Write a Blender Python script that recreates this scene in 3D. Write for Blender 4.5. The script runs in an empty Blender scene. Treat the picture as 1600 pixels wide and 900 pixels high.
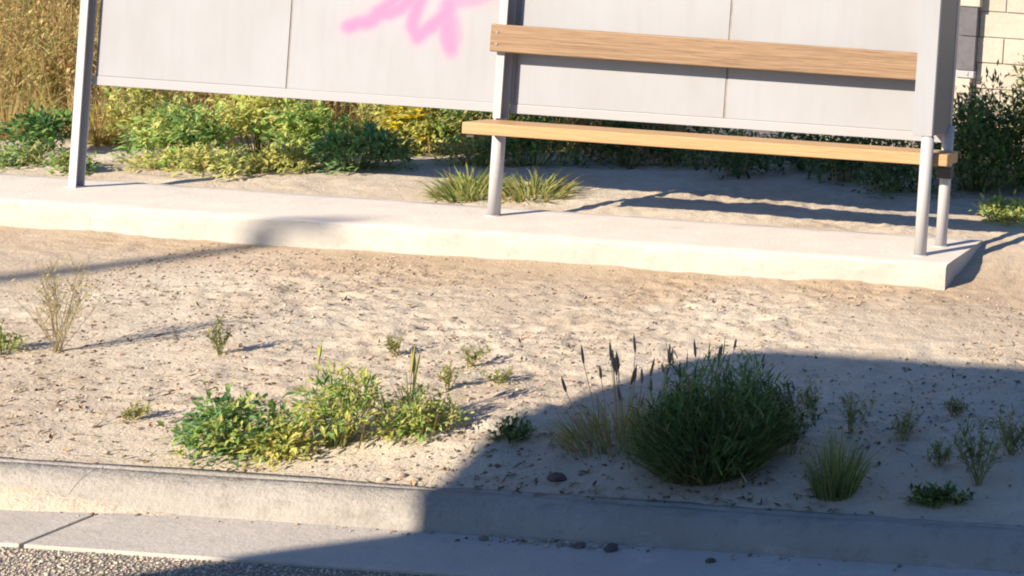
import bpy, bmesh, math, random
import numpy as np
from mathutils import Vector, Matrix

random.seed(11)
np.random.seed(11)
R = math.radians
scene = bpy.context.scene
COL = scene.collection

# ------------------------------------------------------------------ camera
cam_data = bpy.data.cameras.new("camera")
cam = bpy.data.objects.new("camera", cam_data)
COL.objects.link(cam)
cam.location = (0, 0, 1.62)
cam.rotation_euler = (Matrix.Rotation(R(90), 3, 'X') @ Matrix.Rotation(R(3.9), 3, 'Z')).to_euler()
cam_data.sensor_width = 36
cam_data.lens = 1880 / 1600 * 36
cam_data.shift_x = -(2000.9 - 800) / 1600        # the photograph is a crop from the lower left of a wider frame
cam_data.shift_y = -(450 - 55.2) / 1600
cam_data.clip_start = 0.05
cam_data.clip_end = 3000
scene.camera = cam

# ------------------------------------------------------------------ sky and sun
SUN_TRAVEL = Vector((0.55, 1.0, -0.6)).normalized()
SUN_EL = math.asin(-SUN_TRAVEL.z)
world = bpy.data.worlds.new("World")
scene.world = world
world.use_nodes = True
wn = world.node_tree.nodes
bg = wn["Background"]
sky = wn.new("ShaderNodeTexSky")
sky.sky_type = 'NISHITA'
sky.sun_disc = False
sky.sun_elevation = SUN_EL
sky.sun_rotation = math.atan2(-SUN_TRAVEL.x, -SUN_TRAVEL.y)
sky.air_density = 1.0
sky.dust_density = 0.2
sky.ozone_density = 6.0
world.node_tree.links.new(sky.outputs[0], bg.inputs[0])
bg.inputs[1].default_value = 0.078
sun_data = bpy.data.lights.new("sun", 'SUN')
sun_data.energy = 5.0
sun_data.angle = R(0.6)
sun_data.color = (1.0, 0.84, 0.62)
sun = bpy.data.objects.new("sun", sun_data)
sun.rotation_euler = SUN_TRAVEL.to_track_quat('-Z', 'Y').to_euler()
sun.location = (-20, -40, 30)
COL.objects.link(sun)

scene.view_settings.view_transform = 'Standard'
scene.view_settings.look = 'None'
scene.view_settings.gamma = 1.0
scene.view_settings.exposure = 1.0
scene.view_settings.use_curve_mapping = False
scene.cycles.filter_width = 2.0
scene.cycles.max_bounces = 6

# ------------------------------------------------------------------ helpers
_T = np.random.RandomState(5).rand(256, 256)

def vnoise(x, y):
    x = np.asarray(x, float); y = np.asarray(y, float)
    ix = np.floor(x).astype(int); iy = np.floor(y).astype(int)
    fx = x - ix; fy = y - iy
    fx = fx * fx * (3 - 2 * fx); fy = fy * fy * (3 - 2 * fy)
    a = _T[ix & 255, iy & 255]; b = _T[(ix + 1) & 255, iy & 255]
    c = _T[ix & 255, (iy + 1) & 255]; d = _T[(ix + 1) & 255, (iy + 1) & 255]
    return (a * (1 - fx) + b * fx) * (1 - fy) + (c * (1 - fx) + d * fx) * fy * 1.0

def fbm(x, y, oct=4):
    t = 0; a = 1; n = 0
    for i in range(oct):
        t = t + a * (vnoise(x * 2 ** i + 17.3 * i, y * 2 ** i + 9.1 * i) - .5); n += a; a *= .5
    return t / n * 2

BY = [3.3, 3.645, 3.9, 5, 6.2, 6.98, 7.3, 8.2, 10, 14, 40]
BZ = [.045, .066, .085, .14, .190, .295, .335, .36, .36, .36, .36]

def gauss(X, Y, cx, cy, rx, ry):
    return np.exp(-((X - cx) / rx) ** 2 - ((Y - cy) / ry) ** 2)

def ground_z(X, Y):
    X = np.asarray(X, float); Y = np.asarray(Y, float)
    z = np.interp(Y, BY, BZ)
    amp = np.clip((Y - 3.60) / .5, .12, 1) * np.clip((60 - Y) / 30, 0, 1)
    slab = (X < -1.55) * np.clip(1 - np.minimum(np.abs(Y - 6.2), np.abs(Y - 6.98)) / .2, 0, 1)
    amp = amp * (1 - .6 * slab)
    rough = np.clip(.55 + .9 * fbm(X * .9 + 3, Y * .9 + 7, 2), .15, 1.3)
    z = z + amp * (.022 * fbm(X * .9, Y * .9, 3) + .013 * rough * fbm(X * 4.2 + 5, Y * 4.2, 3)
                   + .011 * rough * fbm(X * 12, Y * 15 + 4, 2) + .0125 * rough * fbm(X * 24, Y * 34 + 4, 2))
    # small pits such as old footprints
    p = fbm(X * 7 + 31, Y * 9 + 12, 2)
    z = z - amp * .035 * rough * np.clip(p - .22, 0, 1)
    # mounds the weeds have caught
    z = z + .045 * gauss(X, Y, -2.50, 4.15, .22, .28) + .025 * gauss(X, Y, -1.7, 4.0, .4, .3)
    z = z + .03 * gauss(X, Y, -3.0, 4.0, .45, .16) + .03 * gauss(X, Y, -4.6, 7.9, .7, .35)
    z = z + .022 * np.clip(fbm(X * 2.3 + 8, Y * 0 + 3, 3), 0, 1) * np.exp(-((Y - 6.21) / .13) ** 2) * (X < -1.6)
    # the ground lies under the concrete pad
    inpad = (X < -1.66) & (Y > 6.24) & (Y < 6.94)
    z = np.where(inpad, np.minimum(z, .20), z)
    return z

def gz(x, y):
    return float(ground_z(np.array([x]), np.array([y]))[0])

def put(o, label=None, cat=None, group=None, kind=None):
    if label: o["label"] = label
    if cat: o["category"] = cat
    if group: o["group"] = group
    if kind: o["kind"] = kind
    return o

def empty(name, loc, label, cat, group=None):
    o = bpy.data.objects.new(name, None)
    o.location = loc
    o.empty_display_size = .1
    COL.objects.link(o)
    return put(o, label, cat, group)

def link(name, me, mat, parent=None, smooth=False, loc=None):
    o = bpy.data.objects.new(name, me)
    if mat and not me.materials: me.materials.append(mat)
    COL.objects.link(o)
    if smooth:
        me.polygons.foreach_set("use_smooth", [True] * len(me.polygons))
    if parent:
        o.parent = parent
        o.matrix_parent_inverse = Matrix.Translation(parent.matrix_basis.translation).inverted() if loc is None else Matrix()
    if loc is not None: o.location = loc
    return o

def box(name, mat, x0, x1, y0, y1, z0, z1, parent=None, bev=.004, seg=2):
    bm = bmesh.new()
    bmesh.ops.create_cube(bm, size=1)
    for v in bm.verts:
        v.co = Vector((x0 if v.co.x < 0 else x1, y0 if v.co.y < 0 else y1, z0 if v.co.z < 0 else z1))
    if bev:
        bmesh.ops.bevel(bm, geom=bm.edges[:], offset=bev, segments=seg, affect='EDGES', profile=.6)
    me = bpy.data.meshes.new(name)
    bm.to_mesh(me); bm.free()
    return link(name, me, mat, parent)

def tube(name, mat, p0, p1, r, parent=None, n=20, bev=.003):
    bm = bmesh.new()
    p0 = Vector(p0); p1 = Vector(p1); d = p1 - p0
    bmesh.ops.create_cone(bm, cap_ends=True, segments=n, radius1=r, radius2=r, depth=d.length)
    M = Matrix.Translation((p0 + p1) / 2) @ d.to_track_quat('Z', 'Y').to_matrix().to_4x4()
    bmesh.ops.transform(bm, matrix=M, verts=bm.verts)
    caps = [e for e in bm.edges if any(len(f.verts) > 4 for f in e.link_faces)]
    if bev: bmesh.ops.bevel(bm, geom=caps, offset=bev, segments=2, affect='EDGES')
    me = bpy.data.meshes.new(name)
    bm.to_mesh(me); bm.free()
    for p in me.polygons: p.use_smooth = len(p.vertices) == 4
    return link(name, me, mat, parent)

def pydata(name, v, f, mat, parent=None, cols=None, smooth=False):
    me = bpy.data.meshes.new(name)
    me.from_pydata(v, [], f)
    if cols is not None:
        a = me.attributes.new("tint", 'FLOAT_COLOR', 'POINT')
        c = np.ones((len(v), 4), np.float32); c[:, :3] = np.asarray(cols, np.float32)
        a.data.foreach_set("color", c.ravel())
    me.update()
    return link(name, me, mat, parent, smooth)

# ------------------------------------------------------------------ materials
def mat_new(name, rough=.8, spec=.3):
    m = bpy.data.materials.new(name)
    m.use_nodes = True
    b = m.node_tree.nodes["Principled BSDF"]
    b.inputs["Roughness"].default_value = rough
    b.inputs["Specular IOR Level"].default_value = spec
    return m, m.node_tree, b

def nd(nt, t, **kw):
    n = nt.nodes.new(t)
    for k, v in kw.items(): setattr(n, k, v)
    return n

def noise(nt, vec, scale, detail=4, rough=.55, dim='3D'):
    n = nd(nt, "ShaderNodeTexNoise")
    n.inputs["Scale"].default_value = scale
    n.inputs["Detail"].default_value = detail
    n.inputs["Roughness"].default_value = rough
    nt.links.new(vec, n.inputs["Vector"])
    return n.outputs["Fac"]

def ramp(nt, fac, stops):
    r = nd(nt, "ShaderNodeValToRGB")
    e = r.color_ramp.elements
    while len(e) < len(stops): e.new(.5)
    for i, (p, c) in enumerate(stops):
        e[i].position = p
        e[i].color = (*c, 1) if len(c) == 3 else c
    nt.links.new(fac, r.inputs[0])
    return r.outputs[0]

def mixc(nt, fac, a, b, mode='MIX'):
    m = nd(nt, "ShaderNodeMix", data_type='RGBA', blend_type=mode)
    if isinstance(fac, (int, float)): m.inputs[0].default_value = fac
    else: nt.links.new(fac, m.inputs[0])
    for s, v in ((6, a), (7, b)):
        if isinstance(v, tuple): m.inputs[s].default_value = (*v, 1)
        else: nt.links.new(v, m.inputs[s])
    return m.outputs[2]

def bump(nt, b, h, strength, dist):
    n = nd(nt, "ShaderNodeBump")
    n.inputs["Strength"].default_value = strength
    n.inputs["Distance"].default_value = dist
    nt.links.new(h, n.inputs["Height"])
    nt.links.new(n.outputs[0], b.inputs["Normal"])

def pos(nt):
    return nd(nt, "ShaderNodeNewGeometry").outputs["Position"]

def scaled(nt, vec, s):
    m = nd(nt, "ShaderNodeMapping")
    m.inputs["Scale"].default_value = s
    nt.links.new(vec, m.inputs[0])
    return m.outputs[0]

def mathn(nt, op, a, b=None):
    m = nd(nt, "ShaderNodeMath", operation=op)
    for i, v in enumerate((a, b)):
        if v is None: continue
        if isinstance(v, (int, float)): m.inputs[i].default_value = v
        else: nt.links.new(v, m.inputs[i])
    return m.outputs[0]

def m_sand():
    m, nt, b = mat_new("sandy_soil", .95, .1)
    p = pos(nt)
    big = noise(nt, p, 1.3, 4)
    mid = noise(nt, p, 9, 5, .65)
    fine = noise(nt, p, 70, 4, .7)
    base = ramp(nt, big, [(.30, (.44, .375, .31)), (.5, (.495, .437, .37)), (.70, (.55, .50, .435))])
    base = mixc(nt, mathn(nt, 'MULTIPLY', ramp(nt, mid, [(.50, (0, 0, 0)), (.72, (1, 1, 1))]), .45), base, (.37, .28, .20))
    # browner crusted soil in front of the pad
    sx = nd(nt, "ShaderNodeSeparateXYZ"); nt.links.new(p, sx.inputs[0])
    wob = mathn(nt, 'ADD', sx.outputs[1], mathn(nt, 'MULTIPLY', mathn(nt, 'SUBTRACT', noise(nt, p, 1.8, 5), .5), 1.3))
    band = ramp(nt, mathn(nt, 'MULTIPLY', wob, .1), [(.555, (0, 0, 0)), (.600, (1, 1, 1)), (.635, (1, 1, 1)), (.70, (0, 0, 0))])
    base = mixc(nt, mathn(nt, 'MULTIPLY', band, .6), base, (.40, .295, .20))
    speck = ramp(nt, fine, [(.60, (0, 0, 0)), (.68, (1, 1, 1))])
    base = mixc(nt, mathn(nt, 'MULTIPLY', speck, .55), base, (.22, .16, .11))
    nt.links.new(base, b.inputs["Base Color"])
    h = mathn(nt, 'ADD', mathn(nt, 'MULTIPLY', mid, .6), mathn(nt, 'MULTIPLY', fine, .35))
    bump(nt, b, h, 1.0, .02)
    return m

def m_concrete(name, lo, hi, bump_d=.003, stain=(.30, .25, .20), lit_top=None):
    m, nt, b = mat_new(name, .85, .25)
    p = pos(nt)
    n1 = noise(nt, p, 2.2, 6, .6); n2 = noise(nt, p, 60, 4, .7)
    n3 = noise(nt, scaled(nt, p, (.8, 3, 7)), 3, 5, .6)
    c = ramp(nt, n1, [(.3, lo), (.7, hi)])
    c = mixc(nt, mathn(nt, 'MULTIPLY', ramp(nt, n3, [(.55, (0, 0, 0)), (.78, (1, 1, 1))]), .4), c, stain)
    n4 = noise(nt, p, 14, 6, .7)
    c = mixc(nt, mathn(nt, 'MULTIPLY', ramp(nt, n4, [(.52, (0, 0, 0)), (.70, (1, 1, 1))]), .55), c, stain)
    n5 = noise(nt, scaled(nt, p, (1, 1, 3)), 5, 6, .75)
    c = mixc(nt, mathn(nt, 'MULTIPLY', ramp(nt, n5, [(.56, (0, 0, 0)), (.66, (1, 1, 1))]), .5), c, tuple(min(1, v * 1.18) for v in hi))
    c = mixc(nt, mathn(nt, 'MULTIPLY', ramp(nt, n2, [(.60, (0, 0, 0)), (.75, (1, 1, 1))]), .35), c, stain)
    if lit_top:        # stronger light on the level faces, put into their colour
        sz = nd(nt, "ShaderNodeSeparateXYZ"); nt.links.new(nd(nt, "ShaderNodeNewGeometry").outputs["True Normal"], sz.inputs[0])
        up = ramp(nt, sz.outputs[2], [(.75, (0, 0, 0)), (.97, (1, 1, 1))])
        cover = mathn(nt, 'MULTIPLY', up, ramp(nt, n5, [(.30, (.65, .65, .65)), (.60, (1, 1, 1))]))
        c = mixc(nt, cover, c, lit_top)
    nt.links.new(c, b.inputs["Base Color"])
    bump(nt, b, mathn(nt, 'ADD', mathn(nt, 'ADD', n2, mathn(nt, 'MULTIPLY', n1, .8)), mathn(nt, 'MULTIPLY', n4, 1.6)), .8, bump_d)
    return m

def m_asphalt():
    m, nt, b = mat_new("chip_seal", .9, .2)
    p = pos(nt)
    v = nd(nt, "ShaderNodeTexVoronoi"); v.inputs["Scale"].default_value = 95
    nt.links.new(p, v.inputs["Vector"])
    c = ramp(nt, noise(nt, p, 3, 4), [(.3, (.20, .18, .165)), (.7, (.28, .26, .24))])
    nt.links.new(c, b.inputs["Base Color"])
    bump(nt, b, v.outputs["Distance"], .8, .006)
    return m

def m_paint(name, col, rough=.45, dirt=.25, spec=.4):
    m, nt, b = mat_new(name, rough, spec)
    p = pos(nt)
    n1 = noise(nt, scaled(nt, p, (1, 1, .6)), 1.6, 5, .6)
    n2 = noise(nt, scaled(nt, p, (6, 6, .7)), 3, 4, .6)
    d = tuple(c * k for c, k in zip(col, (.80, .77, .72)))
    c = mixc(nt, mathn(nt, 'MULTIPLY', ramp(nt, n1, [(.40, (0, 0, 0)), (.75, (1, 1, 1))]), dirt * 2), col, d)
    c = mixc(nt, mathn(nt, 'MULTIPLY', ramp(nt, n2, [(.5, (0, 0, 0)), (.8, (1, 1, 1))]), dirt), c, d)
    nt.links.new(c, b.inputs["Base Color"])
    bump(nt, b, n1, .15, .01)
    return m, nt, b, c

def m_wood(name, lo, hi, dark):
    m, nt, b = mat_new(name, .55, .35)
    p = pos(nt)
    q = scaled(nt, p, (.45, 12, 24))
    n0 = noise(nt, scaled(nt, p, (.7, 2, 3)), 2, 3)
    g1 = noise(nt, q, 4.5, 6, .65)
    g2 = noise(nt, scaled(nt, p, (1.3, 45, 75)), 4, 4, .6)
    c = ramp(nt, g1, [(.32, lo), (.66, hi)])
    c = mixc(nt, mathn(nt, 'MULTIPLY', ramp(nt, g2, [(.50, (0, 0, 0)), (.64, (1, 1, 1))]), .8), c, dark)
    c = mixc(nt, mathn(nt, 'MULTIPLY', ramp(nt, n0, [(.45, (0, 0, 0)), (.7, (1, 1, 1))]), .35), c, hi)
    nt.links.new(c, b.inputs["Base Color"])
    bump(nt, b, mathn(nt, 'ADD', g1, g2), .5, .002)
    return m

def m_plain(name, col, rough=.6, metal=0, spec=.4, var=.25):
    m, nt, b = mat_new(name, rough, spec)
    p = pos(nt)
    n = noise(nt, p, 14, 4)
    lo = tuple(c * (1 - var) for c in col)
    nt.links.new(ramp(nt, n, [(.35, lo), (.65, col)]), b.inputs["Base Color"])
    b.inputs["Metallic"].default_value = metal
    return m

def m_tint(name, rough=.6, trans=.3, spec=.25):
    m, nt, b = mat_new(name, rough, spec)
    a = nd(nt, "ShaderNodeAttribute"); a.attribute_name = "tint"
    nt.links.new(a.outputs["Color"], b.inputs["Base Color"])
    if trans:
        t = nd(nt, "ShaderNodeBsdfTranslucent")
        nt.links.new(a.outputs["Color"], t.inputs[0])
        mx = nd(nt, "ShaderNodeMixShader"); mx.inputs[0].default_value = trans
        nt.links.new(b.outputs[0], mx.inputs[1]); nt.links.new(t.outputs[0], mx.inputs[2])
        nt.links.new(mx.outputs[0], nt.nodes["Material Output"].inputs[0])
    return m

SAND = m_sand()
PAD = m_concrete("pad_concrete", (.375, .36, .345), (.45, .435, .415), .0025, (.32, .285, .25), (.66, .615, .575))  # last colour paints the pad top as more brightly lit
KERB = m_concrete("kerb_concrete", (.27, .255, .245), (.36, .345, .33), .009, (.20, .175, .155))
GUTTER = m_concrete("gutter_concrete", (.40, .375, .36), (.47, .445, .43), .003, (.34, .31, .28))
ASPHALT = m_asphalt()
PANEL, pnt, pb, pc = m_paint("pale_panel_paint", (.308, .325, .375), .5, .30)
SPRAY, snt, sb, sc_ = m_paint("sprayed_panel_paint", (.308, .325, .375), .5, .30)
sa = nd(snt, "ShaderNodeAttribute"); sa.attribute_name = "spray"
snt.links.new(mixc(snt, sa.outputs["Fac"], sc_, (.40, .165, .33)), sb.inputs["Base Color"])
STEEL = m_paint("pale_steel_paint", (.28, .285, .31), .45, .2)[0]
SIDE_SHADE = m_paint("side_shade_tint", (.15, .145, .15), .5, .2)[0]  # steel tone darkened to paint in shade on the side facing away from the sun
LEGM = m_paint("leg_paint", (.43, .43, .46), .45, .15)[0]
RAIL = m_paint("rail_paint", (.32, .33, .37), .45, .1)[0]
SEAM = m_plain("seam_grey", (.30, .28, .27), .7)
DARK = m_plain("dark_bracket", (.06, .06, .065), .5)
WOOD_BACK = m_wood("backrest_timber", (.175, .108, .063), (.31, .205, .130), (.10, .060, .038))
WOOD_SEAT = m_wood("seat_timber", (.38, .235, .118), (.45, .295, .16), (.28, .165, .08))
LEAF = m_tint("leaf", .5, .45)
STALK = m_tint("stalk", .8, .1)
GRIT = m_tint("grit", .95, 0, .1)
BLOCK = m_concrete("wall_block_concrete", (.36, .33, .29), (.45, .42, .38), .006, (.38, .31, .24))
SLATE = m_plain("dark_slate_paint", (.10, .10, .125), .6)
MORTAR = m_plain("mortar", (.33, .29, .25), .9)

# ------------------------------------------------------------------ ground
def axis(parts):
    out = []
    for a, b, s in parts:
        n = max(1, int(round((b - a) / s)))
        out += [a + (b - a) * i / n for i in range(n)]
    out.append(parts[-1][1])
    return np.array(out)

xs = axis([(-600, -60, 60), (-60, -12, 3), (-12, -7.5, .06), (-7.5, -5.2, .03), (-5.2, .2, .0135), (.2, 2, .08), (2, 12, 1), (12, 60, 6), (60, 600, 60)])
ys = axis([(3.60, 6.3, .013), (6.3, 6.9, .1), (6.9, 9.2, .028), (9.2, 13, .15), (13, 40, 2), (40, 900, 80)])
XX, YY = np.meshgrid(xs, ys, indexing='ij')
ZZ = ground_z(XX, YY)
nx, ny = XX.shape
V = np.stack([XX.ravel(), YY.ravel(), ZZ.ravel()], 1)
I = np.arange(nx * ny).reshape(nx, ny)
Fq = np.stack([I[:-1, :-1], I[1:, :-1], I[1:, 1:], I[:-1, 1:]], -1).reshape(-1, 4)
me = bpy.data.meshes.new("ground")
me.vertices.add(len(V)); me.vertices.foreach_set("co", V.ravel())
me.loops.add(Fq.size); me.loops.foreach_set("vertex_index", Fq.ravel().astype(np.int32))
me.polygons.add(len(Fq)); me.polygons.foreach_set("loop_start", np.arange(0, Fq.size, 4, dtype=np.int32))
me.update(); me.validate()
ground = put(link("ground", me, SAND, None, True), kind="structure")

import bisect
_xs = xs.tolist(); _ys = ys.tolist()
def gz(x, y):
    i = min(max(bisect.bisect_right(_xs, x) - 1, 0), nx - 2); j = min(max(bisect.bisect_right(_ys, y) - 1, 0), ny - 2)
    u = (x - _xs[i]) / (_xs[i + 1] - _xs[i]); w = min(max((y - _ys[j]) / (_ys[j + 1] - _ys[j]), 0), 1)
    return float((ZZ[i, j] * (1 - u) + ZZ[i + 1, j] * u) * (1 - w) + (ZZ[i, j + 1] * (1 - u) + ZZ[i + 1, j + 1] * u) * w)

# road
road = box("road", ASPHALT, -400, 400, -7, 3.285, -.3, -.010, None, 0)
put(road, kind="structure")
lot = box("far_pavement", GUTTER, -400, 400, -40, -7.002, -.3, .10, None, 0)
put(lot, kind="structure")

# gutter strip in cast lengths, an open joint between them
gutter = bpy.data.objects.new("gutter", None); COL.objects.link(gutter); put(gutter, kind="structure")
jx = [-60, -30, -12, -9.4, -6.37, -3.336, -.30, 2.75, 12, 30, 60]
for a, b in zip(jx[:-1], jx[1:]):
    box("gutter_slab", GUTTER, a + .006, b - .006, 3.285, 3.523, -.25, 0.0, gutter, .004)

# kerb: rolled profile with a groove near its back edge
KP = [(3.518, -.2), (3.520, -.004), (3.528, .006), (3.540, .021), (3.556, .041), (3.574, .058), (3.594, .069), (3.615, .0735),
      (3.634, .0745), (3.6375, .068), (3.6425, .068), (3.646, .0735), (3.672, .073), (3.674, -.2)]
kerb = bpy.data.objects.new("kerb", None); COL.objects.link(kerb); put(kerb, kind="structure")
def kerb_piece(a, b):
    st = .06 if b - a < 4 else 1.0
    n = max(2, int((b - a) / st))
    v = []; f = []
    for i in range(n + 1):
        x = a + (b - a) * i / n
        for k, (y, z) in enumerate(KP):
            w = .0065 * float(fbm(np.array(x * 5.3), np.array(k * .4), 4)) * (.4 if k in (8, 9, 10, 11) else 1) if 0 < k < len(KP) - 1 else 0
            v.append((x, y + w * .6, z + w))
    m = len(KP)
    for i in range(n):
        for k in range(m - 1):
            f.append((i * m + k, i * m + k + 1, (i + 1) * m + k + 1, (i + 1) * m + k))
    q = len(v); v += v[:m] + v[n * m:n * m + m]
    f.append(tuple(q + k for k in range(m))[::-1]); f.append(tuple(q + m + k for k in range(m)))
    f = [tuple(reversed(q)) for q in f]
    o = pydata("kerb_stone", v, f, KERB, kerb)
    for p in o.data.polygons: p.use_smooth = len(p.vertices) == 4
kx = [-60, -20, -9.4, -6.45, -3.47, -.5, 2.5, 12, 60]
for a, b in zip(kx[:-1], kx[1:]): kerb_piece(a + .001, b - .001)

# sand washed against the kerb at the left
def drift():
    gx = np.arange(-6.5, -2.5, .018); gy = np.arange(3.40, 3.63, .012)
    A, B = np.meshgrid(gx, gy, indexing='ij')
    hmax = np.interp(A, [-6.5, -4.6, -3.85, -3.55, -3.30, -3.10, -2.5], [.074, .072, .062, .046, .022, .009, .002])
    wid = np.interp(A, [-6.5, -4.6, -3.85, -3.4, -3.0, -2.5], [.24, .18, .125, .105, .09, .085])
    z = hmax * (1 - np.clip((3.60 - B) / (wid + .03 * fbm(A * 4, B * 0 + 2, 2)), 0, 1.15) ** 1.8) + .006 * fbm(A * 16, B * 16, 3) * np.clip(hmax / .03, .15, 1) - .0025
    v = np.stack([A.ravel(), B.ravel(), z.ravel()], 1)
    n, m = A.shape; I = np.arange(n * m).reshape(n, m)
    f = np.stack([I[:-1, :-1], I[1:, :-1], I[1:, 1:], I[:-1, 1:]], -1).reshape(-1, 4)
    o = pydata("sand_drift", v.tolist(), f.tolist(), SAND, None, None, True)
    put(o, kind="structure")
drift()

# concrete pad under the shelter, cast in lengths
pad = bpy.data.objects.new("concrete_pad", None); COL.objects.link(pad); put(pad, kind="structure")
def pad_piece(x0, x1):
    prof = [(6.200, .02), (6.200, .12), (6.201, .20), (6.203, .26), (6.205, .303), (6.211, .314), (6.224, .3195)] + \
           [(6.224 + i * .0735, .320) for i in range(1, 11)] + [(6.972, .314), (6.978, .305), (6.98, .02)]
    n = max(4, int((x1 - x0) / .035)); v = []; f = []; m = len(prof)
    for i in range(n + 1):
        x = x0 + (x1 - x0) * i / n
        for k, (y, z) in enumerate(prof):
            w = float(fbm(np.array(x * 5.0), np.array(k * .5), 3))
            lo = 1 if 0 < k < m - 1 else 0
            edge = 1 if k in (4, 5, 6, m - 3, m - 2) else .35
            v.append((x, y + .016 * w * lo * (1 if k < 7 else .3), z + .006 * w * edge * lo))
    for i in range(n):
        for k in range(m - 1):
            f.append((i * m + k, (i + 1) * m + k, (i + 1) * m + k + 1, i * m + k + 1))
    q = len(v); v += v[:m] + v[n * m:n * m + m]
    f.append(tuple(q + k for k in range(m))); f.append(tuple(q + m + k for k in range(m))[::-1])
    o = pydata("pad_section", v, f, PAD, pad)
    for p in o.data.polygons: p.use_smooth = len(p.vertices) == 4
    return o
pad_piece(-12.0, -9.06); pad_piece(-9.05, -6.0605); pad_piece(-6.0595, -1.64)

# ------------------------------------------------------------------ bus shelter
TOP = 2.34
sh = empty("bus_shelter", (-4.2, 6.72, .32), "pale grey metal bus shelter with pink spray scrawl on its back panels", "shelter")
def channel(x0, x1, y0, y1, z0, z1, t=.005):
    """folded steel channel, open toward the right"""
    pr = [(x0, y0), (x1, y0), (x1, y0 + t), (x0 + t, y0 + t), (x0 + t, y1 - t), (x1, y1 - t), (x1, y1), (x0, y1)]
    v = [(x, y, z) for z in (z0, z1) for x, y in pr]
    f = [(i, (i + 1) % 8, 8 + (i + 1) % 8, 8 + i) for i in range(8)]
    for k, rev in ((0, True), (8, False)):
        for q in ((0, 1, 2, 3), (0, 3, 4, 7), (4, 5, 6, 7)):
            q = tuple(k + i for i in q)
            f.append(q[::-1] if rev else q)
    return pydata("post", v, f, LEGM, sh)
channel(-6.660, -6.618, 6.680, 6.731, .318, TOP)
channel(-4.318, -4.276, 6.655, 6.731, .868, TOP)
tube("leg", LEGM, (-4.306, 6.704, .315), (-4.306, 6.704, .866), .032, sh)
tube("leg", LEGM, (-1.838, 6.412, .315), (-1.838, 6.412, .956), .0325, sh)
tube("leg", LEGM, (-1.808, 6.700, .315), (-1.808, 6.700, .99), .031, sh)
for x, y in ((-4.306, 6.704), (-1.838, 6.412), (-1.808, 6.700)):
    tube("base_collar", LEGM, (x, y, .312), (x, y, .326), .040, sh, 20, .002)
box("base_collar", LEGM, -6.670, -6.608, 6.670, 6.740, .312, .326, sh, .002)

seams = [-6.600, -5.53, -4.255, -3.075, -1.80]
PY0, PY1 = 6.735, 6.753
PZ = .945
def spray_panel(x0, x1):
    strokes = [([(-5.209, 1.312), (-5.16, 1.337), (-5.103, 1.341), (-5.029, 1.411), (-4.935, 1.511), (-4.86, 1.62)], .032, 1.),
               ([(-5.05, 1.40), (-4.985, 1.406), (-4.93, 1.435), (-4.855, 1.502), (-4.80, 1.60)], .032, 1.),
               ([(-4.79, 1.60), (-4.815, 1.50), (-4.838, 1.417), (-4.851, 1.344), (-4.822, 1.285), (-4.75, 1.344), (-4.686, 1.406), (-4.66, 1.45)], .032, 1.),
               ([(-4.655, 1.47), (-4.660, 1.40), (-4.650, 1.32), (-4.632, 1.24)], .042, .95),
               ([(-4.640, 1.40), (-4.617, 1.30), (-4.625, 1.22)], .038, .7),
               ([(-4.679, 1.449), (-4.616, 1.49), (-4.489, 1.52), (-4.38, 1.58)], .030, .75),
               ([(-4.98, 1.52), (-4.90, 1.58), (-4.80, 1.72), (-4.74, 1.60), (-4.70, 1.78)], .03, .8)]
    gx = np.linspace(x0, x1, int((x1 - x0) / .009)); gzv = np.linspace(PZ, TOP - .02, 150)
    A, B = np.meshgrid(gx, gzv, indexing='ij')
    s = np.zeros_like(A)
    for pts, w, k in strokes:
        d = np.full_like(A, 9.)
        for (ax, az), (bx, bz) in zip(pts[:-1], pts[1:]):
            ux, uz = bx - ax, bz - az; L = ux * ux + uz * uz
            t = np.clip(((A - ax) * ux + (B - az) * uz) / L, 0, 1)
            d = np.minimum(d, np.hypot(A - ax - t * ux, B - az - t * uz))
        d = d - .006 + .007 * fbm(A * 22, B * 22, 2)
        s = np.maximum(s, k * (.86 / (1 + np.exp((d - w) / .0085)) + .14 * np.exp(-(d / .07) ** 2)))
    n, m = A.shape; I = np.arange(n * m).reshape(n, m)
    v = np.stack([A.ravel(), np.full(A.size, PY0), B.ravel()], 1).tolist()
    f = np.stack([I[:-1, :-1], I[1:, :-1], I[1:, 1:], I[:-1, 1:]], -1).reshape(-1, 4).tolist()
    k = len(v)
    v += [(x0, PY1, PZ), (x1, PY1, PZ), (x1, PY1, TOP - .02), (x0, PY1, TOP - .02)]
    f += [(k, k + 3, k + 2, k + 1), (int(I[0, 0]), k, k + 1, int(I[-1, 0])), (int(I[-1, 0]), k + 1, k + 2, int(I[-1, -1])),
          (int(I[-1, -1]), k + 2, k + 3, int(I[0, -1])), (int(I[0, -1]), k + 3, k, int(I[0, 0]))]
    me = bpy.data.meshes.new("panel"); me.from_pydata(v, [], f)
    a = me.attributes.new("spray", 'FLOAT', 'POINT')
    a.data.foreach_set("value", np.concatenate([s.ravel(), np.zeros(4)]).astype(np.float32))
    me.update()
    o = link("panel", me, SPRAY, sh)
    o["label"] = "panel with a pink spray painted scrawl"
for i in range(4):
    x0 = seams[i] + .007; x1 = seams[i + 1] - .007
    if i == 1: spray_panel(x0, x1)
    else: box("panel", PANEL, x0, x1, PY0, PY1, PZ, TOP - .02, sh, .002)
for x in seams[:-1]: box("seam_strip", SEAM, x - .0068, x + .0068, 6.7390, 6.770, PZ, TOP - .03, sh, 0)
box("bottom_rail", RAIL, -6.616, -4.320, 6.7330, 6.783, .892, .9435, sh, .003)
box("bottom_rail", RAIL, -4.274, -1.800, 6.7330, 6.783, .892, .9435, sh, .003)
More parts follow.
